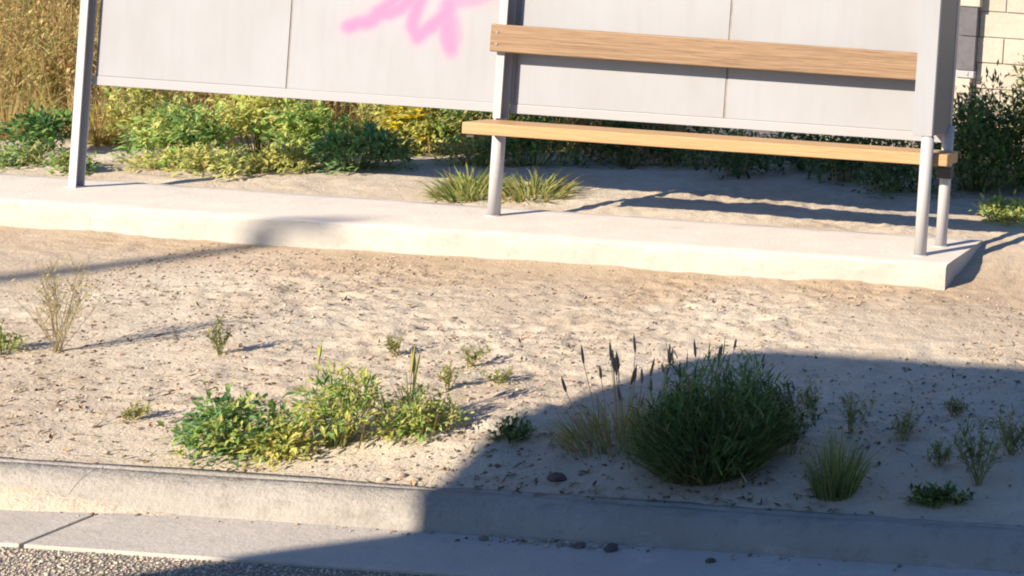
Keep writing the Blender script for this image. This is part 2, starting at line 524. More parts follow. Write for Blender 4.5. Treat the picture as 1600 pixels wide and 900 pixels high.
# end box on the right: a front cover and a side cover on a core
eb = box("end_box", STEEL, -1.912, -1.812, 6.388, 6.700, .957, TOP, sh, .004)
box("front_cover", PANEL, -1.9145, -1.8095, 6.380, 6.3875, .958, TOP - .002, eb, .002)
box("side_cover", SIDE_SHADE, -1.8115, -1.805, 6.384, 6.694, .962, TOP - .006, eb, .002)  # shade of this side is in its darker colour
box("rear_upright", STEEL, -1.86, -1.803, 6.702, 6.750, .96, TOP, sh, .003)
box("clamp", DARK, -1.850, -1.772, 6.664, 6.738, .70, .765, sh, .006)
rf = box("roof", STEEL, -6.75, -1.70, 6.20, 6.86, TOP + .002, TOP + .055, sh, .01)

# ------------------------------------------------------------------ bench
be = empty("bench", (-3.0, 6.55, .80), "timber bench with one seat plank and one backrest plank fixed to the shelter legs", "bench")
def plank(name, mat, x0, x1, y0, y1, z0, z1):
    o = box(name, mat, x0, x1, y0, y1, z0, z1, be, .008, 3)
    return o
plank("seat", WOOD_SEAT, -4.345, -1.735, 6.447, 6.658, .796, .860)
plank("backrest", WOOD_BACK, -4.336, -1.916, 6.615, 6.654, 1.236, 1.388)
for x, y in ((-4.306, 6.55), (-1.838, 6.56)):
    box("seat_bracket", DARK, x - .02, x + .02, y - .09, y + .125, .778, .7945, be, .002)
for x, z in ((-4.297, 1.345), (-4.297, 1.28)):
    tube("bolt", SEAM, (x, 6.611, z), (x, 6.616, z), .008, be, 10, 0)

# ------------------------------------------------------------------ plants
class Mesh:
    def __init__(s): s.v = []; s.f = []; s.c = []
    def leaf(s, p, d, up, L, W, col, curl=.25):
        side = d.cross(up)
        if side.length < 1e-4: side = Vector((1, 0, 0))
        side.normalize(); nrm = side.cross(d).normalized()
        k = len(s.v)
        a = p; t = p + d * L - nrm * (L * curl)
        m1 = p + d * (L * .45) + side * W * .5 + nrm * (W * .18)
        m2 = p + d * (L * .45) - side * W * .5 + nrm * (W * .18)
        mid = p + d * (L * .5)
        s.v += [a, m1, t, m2, mid]
        s.f += [(k, k + 1, k + 4), (k + 1, k + 2, k + 4), (k + 2, k + 3, k + 4), (k + 3, k, k + 4)]
        s.c += [col] * 5
    def blade(s, p, d, L, W, col, tipcol, droop, seg=4, twist=0.):
        h = Vector((d.x, d.y, 0))
        if h.length < 1e-3: h = Vector((random.uniform(-1, 1), random.uniform(-1, 1), 0))
        h.normalize()
        side = Vector((-h.y, h.x, 0))
        ang = random.uniform(0, math.pi) if twist else 0
        side = (side * math.cos(ang) + h * math.sin(ang) * twist).normalized()
        k = len(s.v); q = p.copy(); dd = d.copy(); st = L / seg
        for i in range(seg):
            t = i / seg
            w = W * (1 - t ** 1.6) * .5
            cc = tuple(a + (b - a) * t for a, b in zip(col, tipcol))
            s.v += [q - side * w, q + side * w]; s.c += [cc, cc]
            q = q + dd * st
            dd = (dd + Vector((h.x * droop * .5, h.y * droop * .5, -droop * (i + 1) / seg))).normalized()
        s.v.append(q); s.c.append(tipcol)
        for i in range(seg - 1):
            a = k + 2 * i
            s.f.append((a, a + 1, a + 3, a + 2))
        a = k + 2 * (seg - 1)
        s.f.append((a, a + 1, a + 2))
        return q
    def stem(s, pts, r0, r1, col):
        n = len(pts); k = len(s.v)
        for i, p in enumerate(pts):
            d = (pts[min(i + 1, n - 1)] - pts[max(i - 1, 0)]).normalized()
            a = d.cross(Vector((.3, .9, .2))).normalized(); b = d.cross(a)
            r = r0 + (r1 - r0) * i / (n - 1)
            for j in range(3):
                t = j * 2.0944
                s.v.append(p + a * (r * math.cos(t)) + b * (r * math.sin(t))); s.c.append(col)
        for i in range(n - 1):
            for j in range(3):
                s.f.append((k + i * 3 + j, k + i * 3 + (j + 1) % 3, k + i * 3 + 3 + (j + 1) % 3, k + i * 3 + 3 + j))
    def lump(s, p, r, col, sq=.7, ax=None):
        k = len(s.v)
        o = [Vector((1, 0, 0)), Vector((0, 1, 0)), Vector((-1, 0, 0)), Vector((0, -1, 0)), Vector((0, 0, 1)), Vector((0, 0, -1))]
        rz = random.uniform(0, 6.28); cr, sr = math.cos(rz), math.sin(rz)
        el = random.uniform(.55, 1.3)
        for w in o:
            j = r * random.uniform(.7, 1.25)
            x, y, z = w.x * j * el, w.y * j, w.z * j * sq
            s.v.append(Vector((p[0] + x * cr - y * sr, p[1] + x * sr + y * cr, p[2] + z))); s.c.append(col)
        for a in range(4):
            b = (a + 1) % 4
            s.f += [(k + a, k + b, k + 4), (k + b, k + a, k + 5)]
    def head(s, p, d, L, r, col):
        d = d.normalized(); pts = [p, p + d * L * .25, p + d * L * .7, p + d * L]
        k = len(s.v); a = d.cross(Vector((.2, .9, .1))).normalized(); b = d.cross(a)
        for q, rr in zip(pts, (r * .5, r, r * .8, r * .15)):
            for j in range(5):
                t = j * 1.2566
                s.v.append(q + a * (rr * math.cos(t)) + b * (rr * math.sin(t)))
                kk = random.uniform(.75, 1.2); s.c.append(tuple(c * kk for c in col))
        for i in range(3):
            for j in range(5):
                s.f.append((k + i * 5 + j, k + i * 5 + (j + 1) % 5, k + i * 5 + 5 + (j + 1) % 5, k + i * 5 + 5 + j))
    def build(s, name, mat, parent, kind=None):
        if not s.v: return None
        o = pydata(name, [tuple(p) for p in s.v], s.f, mat, parent, s.c)
        if kind: o["kind"] = kind
        return o

def vary(c, k=.25):
    m = random.uniform(1 - k, 1 + k)
    return tuple(max(.004, x * m * random.uniform(.9, 1.1)) for x in c)

def mixt(a, b, t): return tuple(x + (y - x) * t for x, y in zip(a, b))

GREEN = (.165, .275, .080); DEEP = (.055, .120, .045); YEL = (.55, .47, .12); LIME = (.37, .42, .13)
OLIVE = (.26, .26, .11); STRAW = (.50, .36, .16); BROWN = (.22, .14, .06); BLUEG = (.11, .21, .10)

def rdir(a, tilt):
    return Vector((math.cos(a) * math.sin(tilt), math.sin(a) * math.sin(tilt), math.cos(tilt)))

def leafy(name, label, cat, x, y, r, h, stems=40, leaves=14, L=.03, W=.016, pal=((GREEN, 3), (LIME, 1)), group=None,
          yellow_base=0., flowers=None, ry=None, spiky=.0, flat=.55, low=.22):
    z = gz(x, y) - .004
    t = empty(name, (x, y, z), label, cat, group)
    ry = ry or r
    fm, sm, flm = Mesh(), Mesh(), Mesh()
    cols = [c for c, n in pal for _ in range(n)]
    base = Vector((x, y, z))
    for i in range(stems):
        a = random.uniform(0, 6.283); q = math.sqrt(random.random())
        tip = Vector((x + math.cos(a) * r * q, y + math.sin(a) * ry * q, 0))
        dome = (1 - q ** 2.2) ** .5
        tip.z = gz(tip.x, tip.y) + h * (.18 + .82 * dome) * random.uniform(.62, 1.06)
        rt = Vector((x + math.cos(a) * r * q * .45, y + math.sin(a) * ry * q * .45, 0)); rt.z = gz(rt.x, rt.y) - .004
        ctl = Vector((rt.x * .7 + tip.x * .3, rt.y * .7 + tip.y * .3, rt.z + (tip.z - rt.z) * .65))
        pts = [rt.lerp(ctl, u).lerp(ctl.lerp(tip, u), u) for u in (0, .3, .6, .85, 1)]
        sc = vary(mixt(GREEN, STRAW, .35))
        sm.stem(pts, .0028, .0012, sc)
        c0 = random.choice(cols)
        for j in range(leaves):
            u = low + (1 - low) * (j + random.random()) / leaves
            p = rt.lerp(ctl, u).lerp(ctl.lerp(tip, u), u)
            d = rdir(random.uniform(0, 6.283), random.uniform(flat, 1.75) if spiky == 0 else random.uniform(.1, .9))
            c = vary(c0, .3)
            if random.random() < yellow_base * (1.2 - u): c = vary(YEL, .3)
            k = random.uniform(.6, 1.2) * (1.1 - .4 * u)
            fm.leaf(p, d, Vector((0, 0, 1)), L * k, W * k, c, random.uniform(-.1, .45))
    if flowers:
        n, fc, fr = flowers
        for i in range(n):
            a = random.uniform(0, 6.283); q = math.sqrt(random.random()) * .9
            p = Vector((x + math.cos(a) * r * q, y + math.sin(a) * ry * q, 0)); p.z = z + h * ((1 - q ** 2.2) ** .5) * random.uniform(.6, 1.05)
            for j in range(5):
                flm.leaf(p, rdir(j * 1.257 + a, 1.2), Vector((0, 0, 1)), fr, fr * .7, vary(fc, .15), -.1)
    fm.build("foliage", LEAF, t, "stuff"); sm.build("stems", STALK, t, "stuff")
    flm.build("flowers", LEAF, t, "stuff")
    return t

def bush(name, label, cat, x, y, r, h, clumps=60, per=26, L=.05, W=.022, pal=((GREEN, 3), (LIME, 1)), group=None, ry=None, cr=.10, yellow=0., flowers=None, straw=0, gain=1.):
    """a bushy weed: leaf clumps spread through a lumpy dome, thin stems running to each clump"""
    z = gz(x, y) - .004
    t = empty(name, (x, y, z), label, cat, group)
    ry = ry or r
    fm, sm, flm = Mesh(), Mesh(), Mesh()
    cols = [c for c, n in pal for _ in range(n)]
    ph = random.uniform(0, 9)
    for i in range(clumps):
        a = random.uniform(0, 6.283); q = math.sqrt(random.random()) * random.uniform(.8, 1.12)
        top = h * (1 - min(1, q) ** 2.4) ** .5 * (.8 + .35 * float(vnoise(np.array(ph + a * 1.2), np.array(q * 2 + ph))))
        cx, cy = x + math.cos(a) * r * q, y + math.sin(a) * ry * q
        cz = gz(cx, cy) + max(.03, top * random.uniform(.25, 1.0) ** .6)
        c = Vector((cx, cy, cz))
        rt = Vector((x + math.cos(a) * r * q * .3, y + math.sin(a) * ry * q * .3, z))
        sm.stem([rt, rt.lerp(c, .5) + Vector((0, 0, .06 * h)), c], .0026, .0012, vary(mixt(GREEN, BROWN, .4)))
        c0 = random.choice(cols); k0 = cr * random.uniform(.55, 1.15)
        for j in range(int(per * random.uniform(.6, 1.3))):
            g = Vector((random.gauss(0, .5), random.gauss(0, .5), random.gauss(0, .42))) * k0
            d = (g.normalized() * .8 + Vector((random.uniform(-.6, .6), random.uniform(-.9, .3), random.uniform(-.2, .9)))).normalized()
            col = vary(YEL if random.random() < yellow else c0, .3)
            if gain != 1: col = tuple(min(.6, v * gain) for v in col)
            k = random.uniform(.5, 1.2)
            p = c + g; p.z = max(p.z, z + .008)
            fm.leaf(p, d, Vector((random.uniform(-.4, .4), random.uniform(-1, .2), 1)), L * k, W * k, col, random.uniform(-.1, .4))
    for i in range(straw):
        a = random.uniform(0, 6.283); q = random.random()
        p = Vector((x + math.cos(a) * r * q, y + math.sin(a) * ry * q, z))
        fm.blade(p, rdir(a, random.uniform(0, .5)), h * random.uniform(.5, 1.25), .006, vary(STRAW), vary(STRAW), .1, 3, .8)
    if flowers:
        n, fc, fr = flowers
        for i in range(n):
            a = random.uniform(0, 6.283); q = math.sqrt(random.random()) * .9
            p = Vector((x + math.cos(a) * r * q, y + math.sin(a) * ry * q - .03, z + h * ((1 - q ** 2.2) ** .5) * random.uniform(.5, 1.05)))
            for j in range(5):
                flm.leaf(p, rdir(j * 1.257 + a, 1.2), Vector((0, -.5, 1)), fr, fr * .8, vary(fc, .15), -.1)
    fm.build("foliage", LEAF, t, "stuff"); sm.build("stems", STALK, t, "stuff")
    flm.build("flowers", LEAF, t, "stuff")
    return t

def grassy(name, label, cat, x, y, r, h, n=300, W=.006, pal=((GREEN, 1),), heads=0, headL=.06, headcol=(.12, .075, .06), spread=.9, droop=.25,
           group=None, tipmix=.25, headh=1.0, root=.35, headx=0., dome=.2):
    z = gz(x, y) - .004
    t = empty(name, (x, y, z), label, cat, group)
    fm, sm, hm = Mesh(), Mesh(), Mesh()
    cols = [c for c, k in pal for _ in range(k)]
    for i in range(n):
        a = random.uniform(0, 6.283); q = math.sqrt(random.random())
        p = Vector((x + math.cos(a) * r * root * q, y + math.sin(a) * r * root * q, 0)); p.z = gz(p.x, p.y) - .004
        tilt = spread * q * random.uniform(.5, 1.15)
        L = h * random.uniform(.55, 1.12) * math.sqrt(1 - dome * q * q)
        c = vary(random.choice(cols), .3)
        fm.blade(p, rdir(a + random.uniform(-.5, .5), tilt), L, W * random.uniform(.6, 1.2), mixt(c, STRAW, .12), mixt(c, STRAW, random.random() * tipmix), droop * random.uniform(.2, 1.4), 4, .8)
    for i in range(heads):
        a = random.uniform(0, 6.283); q = random.random()
        p = Vector((x + math.cos(a) * r * root * q, y + math.sin(a) * r * root * q, 0)); p.z = gz(p.x, p.y)
        d = rdir(a, spread * .55 * q); d = (d + Vector((headx, 0, 0))).normalized()
        L = h * headh * random.uniform(.75, 1.05)
        e = p + d * L
        sm.stem([p, p.lerp(e, .5) + Vector((0, 0, .01)), e], .0016, .0012, vary(STRAW))
        hm.head(e, d + Vector((random.uniform(-.2, .2), 0, 0)), headL * random.uniform(.7, 1.2), .0048, vary(headcol))
    fm.build("blades", LEAF, t, "stuff"); sm.build("stems", STALK, t, "stuff"); hm.build("seed_heads", STALK, t, "stuff")
    return t

def wispy(name, label, cat, x, y, r, h, stems=7, col=STRAW, leafcol=OLIVE, leaves=8, L=.018, W=.007, group=None, rad=.0018, branches=4, bare=.4):
    z = gz(x, y) - .004
    t = empty(name, (x, y, z), label, cat, group)
    fm, sm = Mesh(), Mesh()
    for i in range(stems):
        a = random.uniform(0, 6.283); q = random.uniform(.15, 1)
        rt = Vector((x + random.uniform(-.012, .012), y + random.uniform(-.012, .012), z))
        tip = Vector((x + math.cos(a) * r * q, y + math.sin(a) * r * q, z + h * random.uniform(.5, 1.05) * (1 - .25 * q)))
        ctl = rt.lerp(tip, .45) + Vector((random.uniform(-.02, .02), random.uniform(-.02, .02), h * .12))
        B = lambda u: rt.lerp(ctl, u).lerp(ctl.lerp(tip, u), u)
        cc = vary(col)
        sm.stem([B(u) for u in (0, .25, .5, .75, 1)], rad, rad * .5, cc)
        for b in range(branches):
            u = random.uniform(.3, .95); p = B(u)
            e = p + rdir(random.uniform(0, 6.283), random.uniform(.3, .9)) * h * random.uniform(.1, .28)
            sm.stem([p, e], rad * .6, rad * .35, cc)
            for j in range(2):
                fm.leaf(p.lerp(e, random.random()), rdir(random.uniform(0, 6.283), random.uniform(.3, 1.4)), Vector((0, 0, 1)), L * random.uniform(.6, 1.2), W, vary(leafcol, .35))
        for j in range(leaves):
            p = B(random.uniform(bare * .5, 1))
            fm.leaf(p, rdir(random.uniform(0, 6.283), random.uniform(.4, 1.6)), Vector((0, 0, 1)), L * random.uniform(.6, 1.3), W * random.uniform(.8, 1.2), vary(leafcol, .35))
    fm.build("leaves", LEAF, t, "stuff"); sm.build("stems", STALK, t, "stuff")
    return t

# --- verge, in the sun
wispy("dry_weed", "tall pale dried weed with thin branching stems, left of the verge", "weed", -4.484, 4.502, .18, .38, 24, (.55, .47, .30), (.50, .45, .24), 8, .022, .006, None, .0015, 5)
leafy("green_weed", "small bright green weed cut by the left picture edge on sand", "weed", -4.66, 4.47, .07, .10, 14, 12, .035, .010, ((GREEN, 2), (LIME, 2)))
wispy("sprig", "small olive sprig alone on the sand between dried weed and leafy clumps", "weed", -3.959, 4.592, .06, .14, 9, LIME, OLIVE, 10, .022, .008)
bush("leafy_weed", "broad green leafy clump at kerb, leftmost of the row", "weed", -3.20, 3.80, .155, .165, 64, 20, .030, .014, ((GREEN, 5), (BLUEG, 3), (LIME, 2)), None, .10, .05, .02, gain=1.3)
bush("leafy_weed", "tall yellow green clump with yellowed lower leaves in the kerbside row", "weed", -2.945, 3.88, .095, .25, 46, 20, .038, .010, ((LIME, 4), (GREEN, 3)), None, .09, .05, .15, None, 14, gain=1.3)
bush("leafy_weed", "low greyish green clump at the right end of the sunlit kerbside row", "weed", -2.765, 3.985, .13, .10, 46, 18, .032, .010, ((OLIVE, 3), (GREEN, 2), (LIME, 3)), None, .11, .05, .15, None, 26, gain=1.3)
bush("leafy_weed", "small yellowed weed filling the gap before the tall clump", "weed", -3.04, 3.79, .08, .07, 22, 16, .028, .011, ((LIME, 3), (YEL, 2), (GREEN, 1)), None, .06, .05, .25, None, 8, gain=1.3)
grassy("grass_stalks", "pair of upright pale green grass spikes behind the kerbside clumps", "grass", -2.87, 4.10, .035, .20, 26, .006, ((LIME, 2), (YEL, 1)), 5, .08, (.36, .33, .12), .35, .1, None, .4, .85)
grassy("grass_stalk", "single thin green grass stalk standing above the kerbside clumps", "grass", -3.16, 4.05, .02, .24, 6, .004, ((LIME, 1),), 2, .05, (.34, .34, .10), .2, .05, None, .3, .95)
for i, (x, y, r, h, lab) in enumerate([
        (-3.386, 4.738, .05, .09, "sparse olive sprig on open sand right of the single grass stalk"),
        (-3.04, 4.656, .09, .10, "wide thin yellowish sprig on the sand left of the seedy grass"),
        (-2.836, 4.514, .07, .06, "low yellow green sprig close to the edge of the big shadow"),
        (-3.702, 3.998, .05, .06, "tiny yellowish sprig left of the broad dark clump"),
        (-2.96, 4.42, .05, .11, "thin brownish sprig between grass spikes and shadow edge")]):
    wispy("sprig", lab, "weed", x, y, r, h, 9, mixt(STRAW, LIME, .5), mixt(OLIVE, LIME, .6), 9, .020, .007, "small sprigs on the sunlit sand")

# --- verge, in the shade
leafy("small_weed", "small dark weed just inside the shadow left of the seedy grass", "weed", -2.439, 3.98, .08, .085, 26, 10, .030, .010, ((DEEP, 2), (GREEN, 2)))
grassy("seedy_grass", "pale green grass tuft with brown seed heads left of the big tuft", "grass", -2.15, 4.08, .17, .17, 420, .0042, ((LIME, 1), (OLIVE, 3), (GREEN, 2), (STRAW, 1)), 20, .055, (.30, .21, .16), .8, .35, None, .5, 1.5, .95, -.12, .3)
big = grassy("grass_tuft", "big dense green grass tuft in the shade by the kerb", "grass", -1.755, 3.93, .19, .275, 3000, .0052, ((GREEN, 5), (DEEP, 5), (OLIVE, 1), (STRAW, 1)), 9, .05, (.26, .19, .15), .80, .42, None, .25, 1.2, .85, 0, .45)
def tuft_leaves():
    fm = Mesh(); x, y = -1.755, 3.93; z = gz(x, y)
    for i in range(120):
        a = random.uniform(0, 6.283); q = math.sqrt(random.random())
        c = Vector((x + math.cos(a) * .215 * q, y + math.sin(a) * .18 * q, z + .03 + .27 * (1 - q ** 2.5) ** .5 * random.uniform(.3, 1.05)))
        c0 = random.choice([GREEN, GREEN, DEEP, DEEP, mixt(GREEN, LIME, .4)])
        for j in range(26):
            g = Vector((random.gauss(0, .03), random.gauss(0, .03), random.gauss(0, .03)))
            fm.blade(c + g, rdir(random.uniform(0, 6.283), random.uniform(.2, 1.5)), random.uniform(.03, .085), .006, vary(c0, .3), vary(c0, .3), random.uniform(.1, .7), 3, .9)
    for i in range(60):
        a = random.uniform(0, 6.283)
        p = Vector((x + math.cos(a) * .17, y + math.sin(a) * .15, 0)); p.z = gz(p.x, p.y) + .005
        fm.blade(p, rdir(a + random.uniform(-.8, .8), random.uniform(.8, 1.5)), random.uniform(.06, .16), .005, vary(STRAW), vary(BROWN), .2, 3, .8)
    fm.build("leaf_clumps", LEAF, big, "stuff")
tuft_leaves()
wispy("sprig", "leggy dark sprig leaning out right of the big shaded tuft", "weed", -1.54, 4.02, .12, .26, 12, OLIVE, DEEP, 12, .035, .010)
grassy("grass_tuft", "narrow green grass tuft at the kerb right of the big tuft", "grass", -1.306, 3.80, .07, .215, 420, .0045, ((GREEN, 3), (LIME, 1), (DEEP, 1), (OLIVE, 1)), 0, spread=.42, droop=.25, root=.9, dome=.5)
leafy("low_weed", "flat green weed spreading over the sand beside the shaded kerb", "weed", -.96, 3.79, .13, .05, 40, 10, .034, .014, ((GREEN, 2), (DEEP, 2)), None, .1, None, .06)
wispy("sprig", "tall pale green leafy sprig near the right edge in the shade", "weed", -.885, 3.93, .12, .25, 18, OLIVE, mixt(GREEN, OLIVE, .6), 10, .030, .007)
wispy("sprig", "pale grassy sprig cut by the right picture edge in the shade", "weed", -.835, 4.20, .10, .15, 18, OLIVE, OLIVE, 9, .032, .006)
for (x, y, r, h, lab) in [(-1.232, 4.238, .08, .13, "dark curled sprig in the middle of the shaded sand"),
                          (-1.42, 4.26, .08, .16, "upright grey green sprig right of the leggy sprig in the shade"),
                          (-1.617, 4.414, .08, .15, "thin sprig behind the big tuft at the shadow edge"),
                          (-1.12, 4.50, .05, .07, "small dark sprig under the far edge of the shadow"),
                          (-1.05, 4.05, .05, .08, "small sprig left of the tall pale sprig in the shade")]:
    wispy("sprig", lab, "weed", x, y, r * 1.15, h, 13, mixt(OLIVE, STRAW, .4), mixt(GREEN, OLIVE, .5), 7, .026, .0055, "sprigs on the shaded sand", .0014)

# --- behind the shelter, sunlit
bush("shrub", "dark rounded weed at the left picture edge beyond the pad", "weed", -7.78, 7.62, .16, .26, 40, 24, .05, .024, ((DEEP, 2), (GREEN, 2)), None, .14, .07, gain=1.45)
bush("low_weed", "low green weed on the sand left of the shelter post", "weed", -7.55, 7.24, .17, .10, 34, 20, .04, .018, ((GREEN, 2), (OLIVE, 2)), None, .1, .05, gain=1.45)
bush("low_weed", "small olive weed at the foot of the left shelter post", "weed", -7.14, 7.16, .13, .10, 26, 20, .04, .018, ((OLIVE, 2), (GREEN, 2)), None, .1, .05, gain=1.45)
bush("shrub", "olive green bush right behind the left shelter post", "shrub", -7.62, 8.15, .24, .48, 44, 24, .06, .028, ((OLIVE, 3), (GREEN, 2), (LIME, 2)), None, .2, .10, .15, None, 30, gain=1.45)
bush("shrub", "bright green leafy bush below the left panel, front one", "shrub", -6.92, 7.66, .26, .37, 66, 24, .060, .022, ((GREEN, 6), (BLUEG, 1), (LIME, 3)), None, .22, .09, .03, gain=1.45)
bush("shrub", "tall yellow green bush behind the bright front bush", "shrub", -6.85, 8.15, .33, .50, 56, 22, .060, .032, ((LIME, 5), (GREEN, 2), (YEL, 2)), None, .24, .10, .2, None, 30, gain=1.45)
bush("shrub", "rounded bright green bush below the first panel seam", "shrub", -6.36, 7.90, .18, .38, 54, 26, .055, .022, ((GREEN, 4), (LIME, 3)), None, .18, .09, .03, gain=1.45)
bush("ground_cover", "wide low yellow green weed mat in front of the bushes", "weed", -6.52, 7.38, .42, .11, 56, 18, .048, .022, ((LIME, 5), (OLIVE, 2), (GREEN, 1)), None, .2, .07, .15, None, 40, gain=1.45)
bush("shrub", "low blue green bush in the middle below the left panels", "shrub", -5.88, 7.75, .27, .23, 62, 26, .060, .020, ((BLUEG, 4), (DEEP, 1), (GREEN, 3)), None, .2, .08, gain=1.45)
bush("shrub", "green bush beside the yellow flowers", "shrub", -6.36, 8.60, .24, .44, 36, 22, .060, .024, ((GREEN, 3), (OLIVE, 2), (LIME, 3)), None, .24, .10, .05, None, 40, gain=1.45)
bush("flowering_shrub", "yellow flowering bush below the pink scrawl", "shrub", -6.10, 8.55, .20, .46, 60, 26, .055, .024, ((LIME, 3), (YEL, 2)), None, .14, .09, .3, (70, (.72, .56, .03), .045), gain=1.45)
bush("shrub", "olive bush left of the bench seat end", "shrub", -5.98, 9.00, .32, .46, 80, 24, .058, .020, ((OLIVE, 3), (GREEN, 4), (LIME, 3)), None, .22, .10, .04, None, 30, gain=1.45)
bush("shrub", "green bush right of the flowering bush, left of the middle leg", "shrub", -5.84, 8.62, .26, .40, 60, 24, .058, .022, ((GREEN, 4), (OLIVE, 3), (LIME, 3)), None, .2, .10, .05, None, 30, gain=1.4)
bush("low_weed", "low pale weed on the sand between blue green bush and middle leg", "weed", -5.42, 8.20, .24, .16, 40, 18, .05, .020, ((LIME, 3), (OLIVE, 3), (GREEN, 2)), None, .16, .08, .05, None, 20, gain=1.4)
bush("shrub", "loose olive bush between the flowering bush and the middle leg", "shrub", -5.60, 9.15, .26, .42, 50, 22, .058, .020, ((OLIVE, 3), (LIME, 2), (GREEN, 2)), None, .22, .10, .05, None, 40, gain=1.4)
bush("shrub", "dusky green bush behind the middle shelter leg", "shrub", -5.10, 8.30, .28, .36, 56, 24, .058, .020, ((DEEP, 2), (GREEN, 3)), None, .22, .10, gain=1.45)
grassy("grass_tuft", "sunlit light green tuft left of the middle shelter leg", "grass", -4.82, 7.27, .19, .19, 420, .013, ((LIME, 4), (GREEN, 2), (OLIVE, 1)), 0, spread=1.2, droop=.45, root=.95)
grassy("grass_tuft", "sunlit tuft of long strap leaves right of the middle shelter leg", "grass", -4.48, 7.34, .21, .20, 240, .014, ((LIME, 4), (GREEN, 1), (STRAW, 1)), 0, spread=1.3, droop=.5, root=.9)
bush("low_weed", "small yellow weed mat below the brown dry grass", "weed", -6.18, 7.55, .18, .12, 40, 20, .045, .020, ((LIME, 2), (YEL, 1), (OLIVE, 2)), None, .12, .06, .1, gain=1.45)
# --- behind the shelter, in its shade
for (x, y, r, h, n, lab) in [(-4.72, 8.80, .34, .30, 60, "dark weed in the shelter's shade right of the middle leg"),
                             (-4.20, 8.95, .30, .20, 40, "low dark weed below the second half of the seat, left one"),
                             (-3.80, 8.55, .22, .26, 34, "dark weed below the right panel seam"),
                             (-3.42, 9.05, .40, .24, 55, "wide flat dark weed below the seat near its right half"),
                             (-3.02, 8.62, .26, .32, 44, "taller dark weed between wide flat weed and front right leg"),
                             (-4.55, 9.55, .44, .34, 44, "broad tall dark weed far behind the seat's left end"),
                             (-3.75, 9.65, .40, .30, 40, "broad tall dark weed far behind the middle of the seat"),
                             (-3.00, 9.60, .42, .36, 42, "broad tall dark weed far behind the seat's right half"),
                             (-2.35, 9.40, .36, .38, 40, "broad tall dark weed far behind the front right leg"),
                             (-2.62, 8.30, .17, .25, 34, "dark weed just left of the front right leg")]:
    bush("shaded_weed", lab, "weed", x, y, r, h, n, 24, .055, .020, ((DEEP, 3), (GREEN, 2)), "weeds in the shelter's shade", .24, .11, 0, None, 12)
# --- right of the shelter
bush("shrub", "tall dark green shrub beside the right end of the shelter", "shrub", -2.14, 8.75, .38, .76, 150, 38, .065, .018, ((GREEN, 4), (DEEP, 3), (OLIVE, 1)), None, .4, .15)
bush("shrub", "tall shrub with sunlit yellowish top at the right picture edge", "shrub", -1.58, 8.90, .42, 1.00, 190, 38, .065, .018, ((GREEN, 4), (DEEP, 2), (OLIVE, 3)), None, .4, .15)
bush("shrub", "shrub behind the tall pair, in front of the block wall", "shrub", -1.62, 9.7, .50, 1.10, 130, 32, .07, .026, ((OLIVE, 4), (GREEN, 2), (LIME, 3)), None, .4, .15, .1, gain=1.3)
bush("shrub", "shrub beyond the right picture edge by the block wall", "shrub", -1.05, 9.1, .45, 1.05, 160, 34, .07, .026, ((OLIVE, 2), (GREEN, 3)), None, .4, .15)
bush("low_weed", "sunlit light green weed right of the shelter legs", "weed", -1.66, 7.52, .17, .12, 30, 16, .05, .022, ((LIME, 5), (GREEN, 1)), None, .12, .06)

# tall dry grass that reads as one mass
def dry_field():
    fm = Mesh()
    def stalk(x, y, h, gold):
        z = float(np.interp(y, BY, BZ)) - .01
        p = Vector((x, y, z))
        a = random.uniform(0, 6.283)
        c = vary(random.choice(gold), .3)
        d = rdir(a, random.uniform(0, .22))
        e = fm.blade(p, d, h, .010, mixt(c, BROWN, .5), c, random.uniform(0, .08), 4, .9)
        for j in range(5):
            u = random.uniform(.15, .8)
            fm.blade(p + (e - p) * u, rdir(random.uniform(0, 6.283), random.uniform(.3, 1.1)), h * random.uniform(.14, .34), .012, mixt(c, BROWN, .25), vary(random.choice(gold), .3), random.uniform(.1, .5), 3, .9)
        for j in range(7):
            fm.leaf(e + Vector((random.uniform(-.03, .03), random.uniform(-.03, .03), random.uniform(-.16, .02))), rdir(random.uniform(0, 6.283), random.uniform(.1, 1.2)), Vector((0, 0, 1)), random.uniform(.03, .06), .018, vary(mixt(c, STRAW, .5), .3))
    warm = [(.60, .49, .26), (.52, .41, .20), (.40, .31, .15), (.46, .44, .18), (.36, .38, .15), (.68, .58, .34)]
    drab = [(.50, .37, .20), (.58, .43, .25), (.40, .29, .16), (.44, .39, .17)]
    for i in range(5200):
        y = 8.7 + 4.6 * random.random() ** 1.3
        x = random.uniform(-9.0, -6.9) * y / 8.7 - random.uniform(0, 1.0)
        edge = min(1, .35 + (y - 8.7) / 1.3)
        stalk(x, y, random.uniform(.75, 1.75) * edge, warm)
    for i in range(2600):
        y = random.uniform(9.0, 11.5)
        x = random.uniform(-8.6, -4.7) * y / 9.6
        stalk(x, y, random.uniform(.45, 1.0), drab)
    o = fm.build("dry_grass", LEAF, None, "stuff")
    put(o, "tall golden dry grass growing beyond the shelter", "grass")
dry_field()

# low straw tufts that fringe the dry grass on the left
for (x, y, h, lab) in [(-7.85, 8.05, .34, "golden straw tuft left of the left shelter post"),
                       (-7.55, 8.35, .36, "straw tuft right beside the left shelter post"),
                       (-8.45, 8.05, .40, "straw tuft at the left picture edge before the dry grass")]:
    grassy("straw_tuft", lab, "grass", x, y, .2, h, 200, .009, ((STRAW, 3), ((.40, .33, .10), 2), (OLIVE, 1)), 0, spread=.7, droop=.2, root=.6)

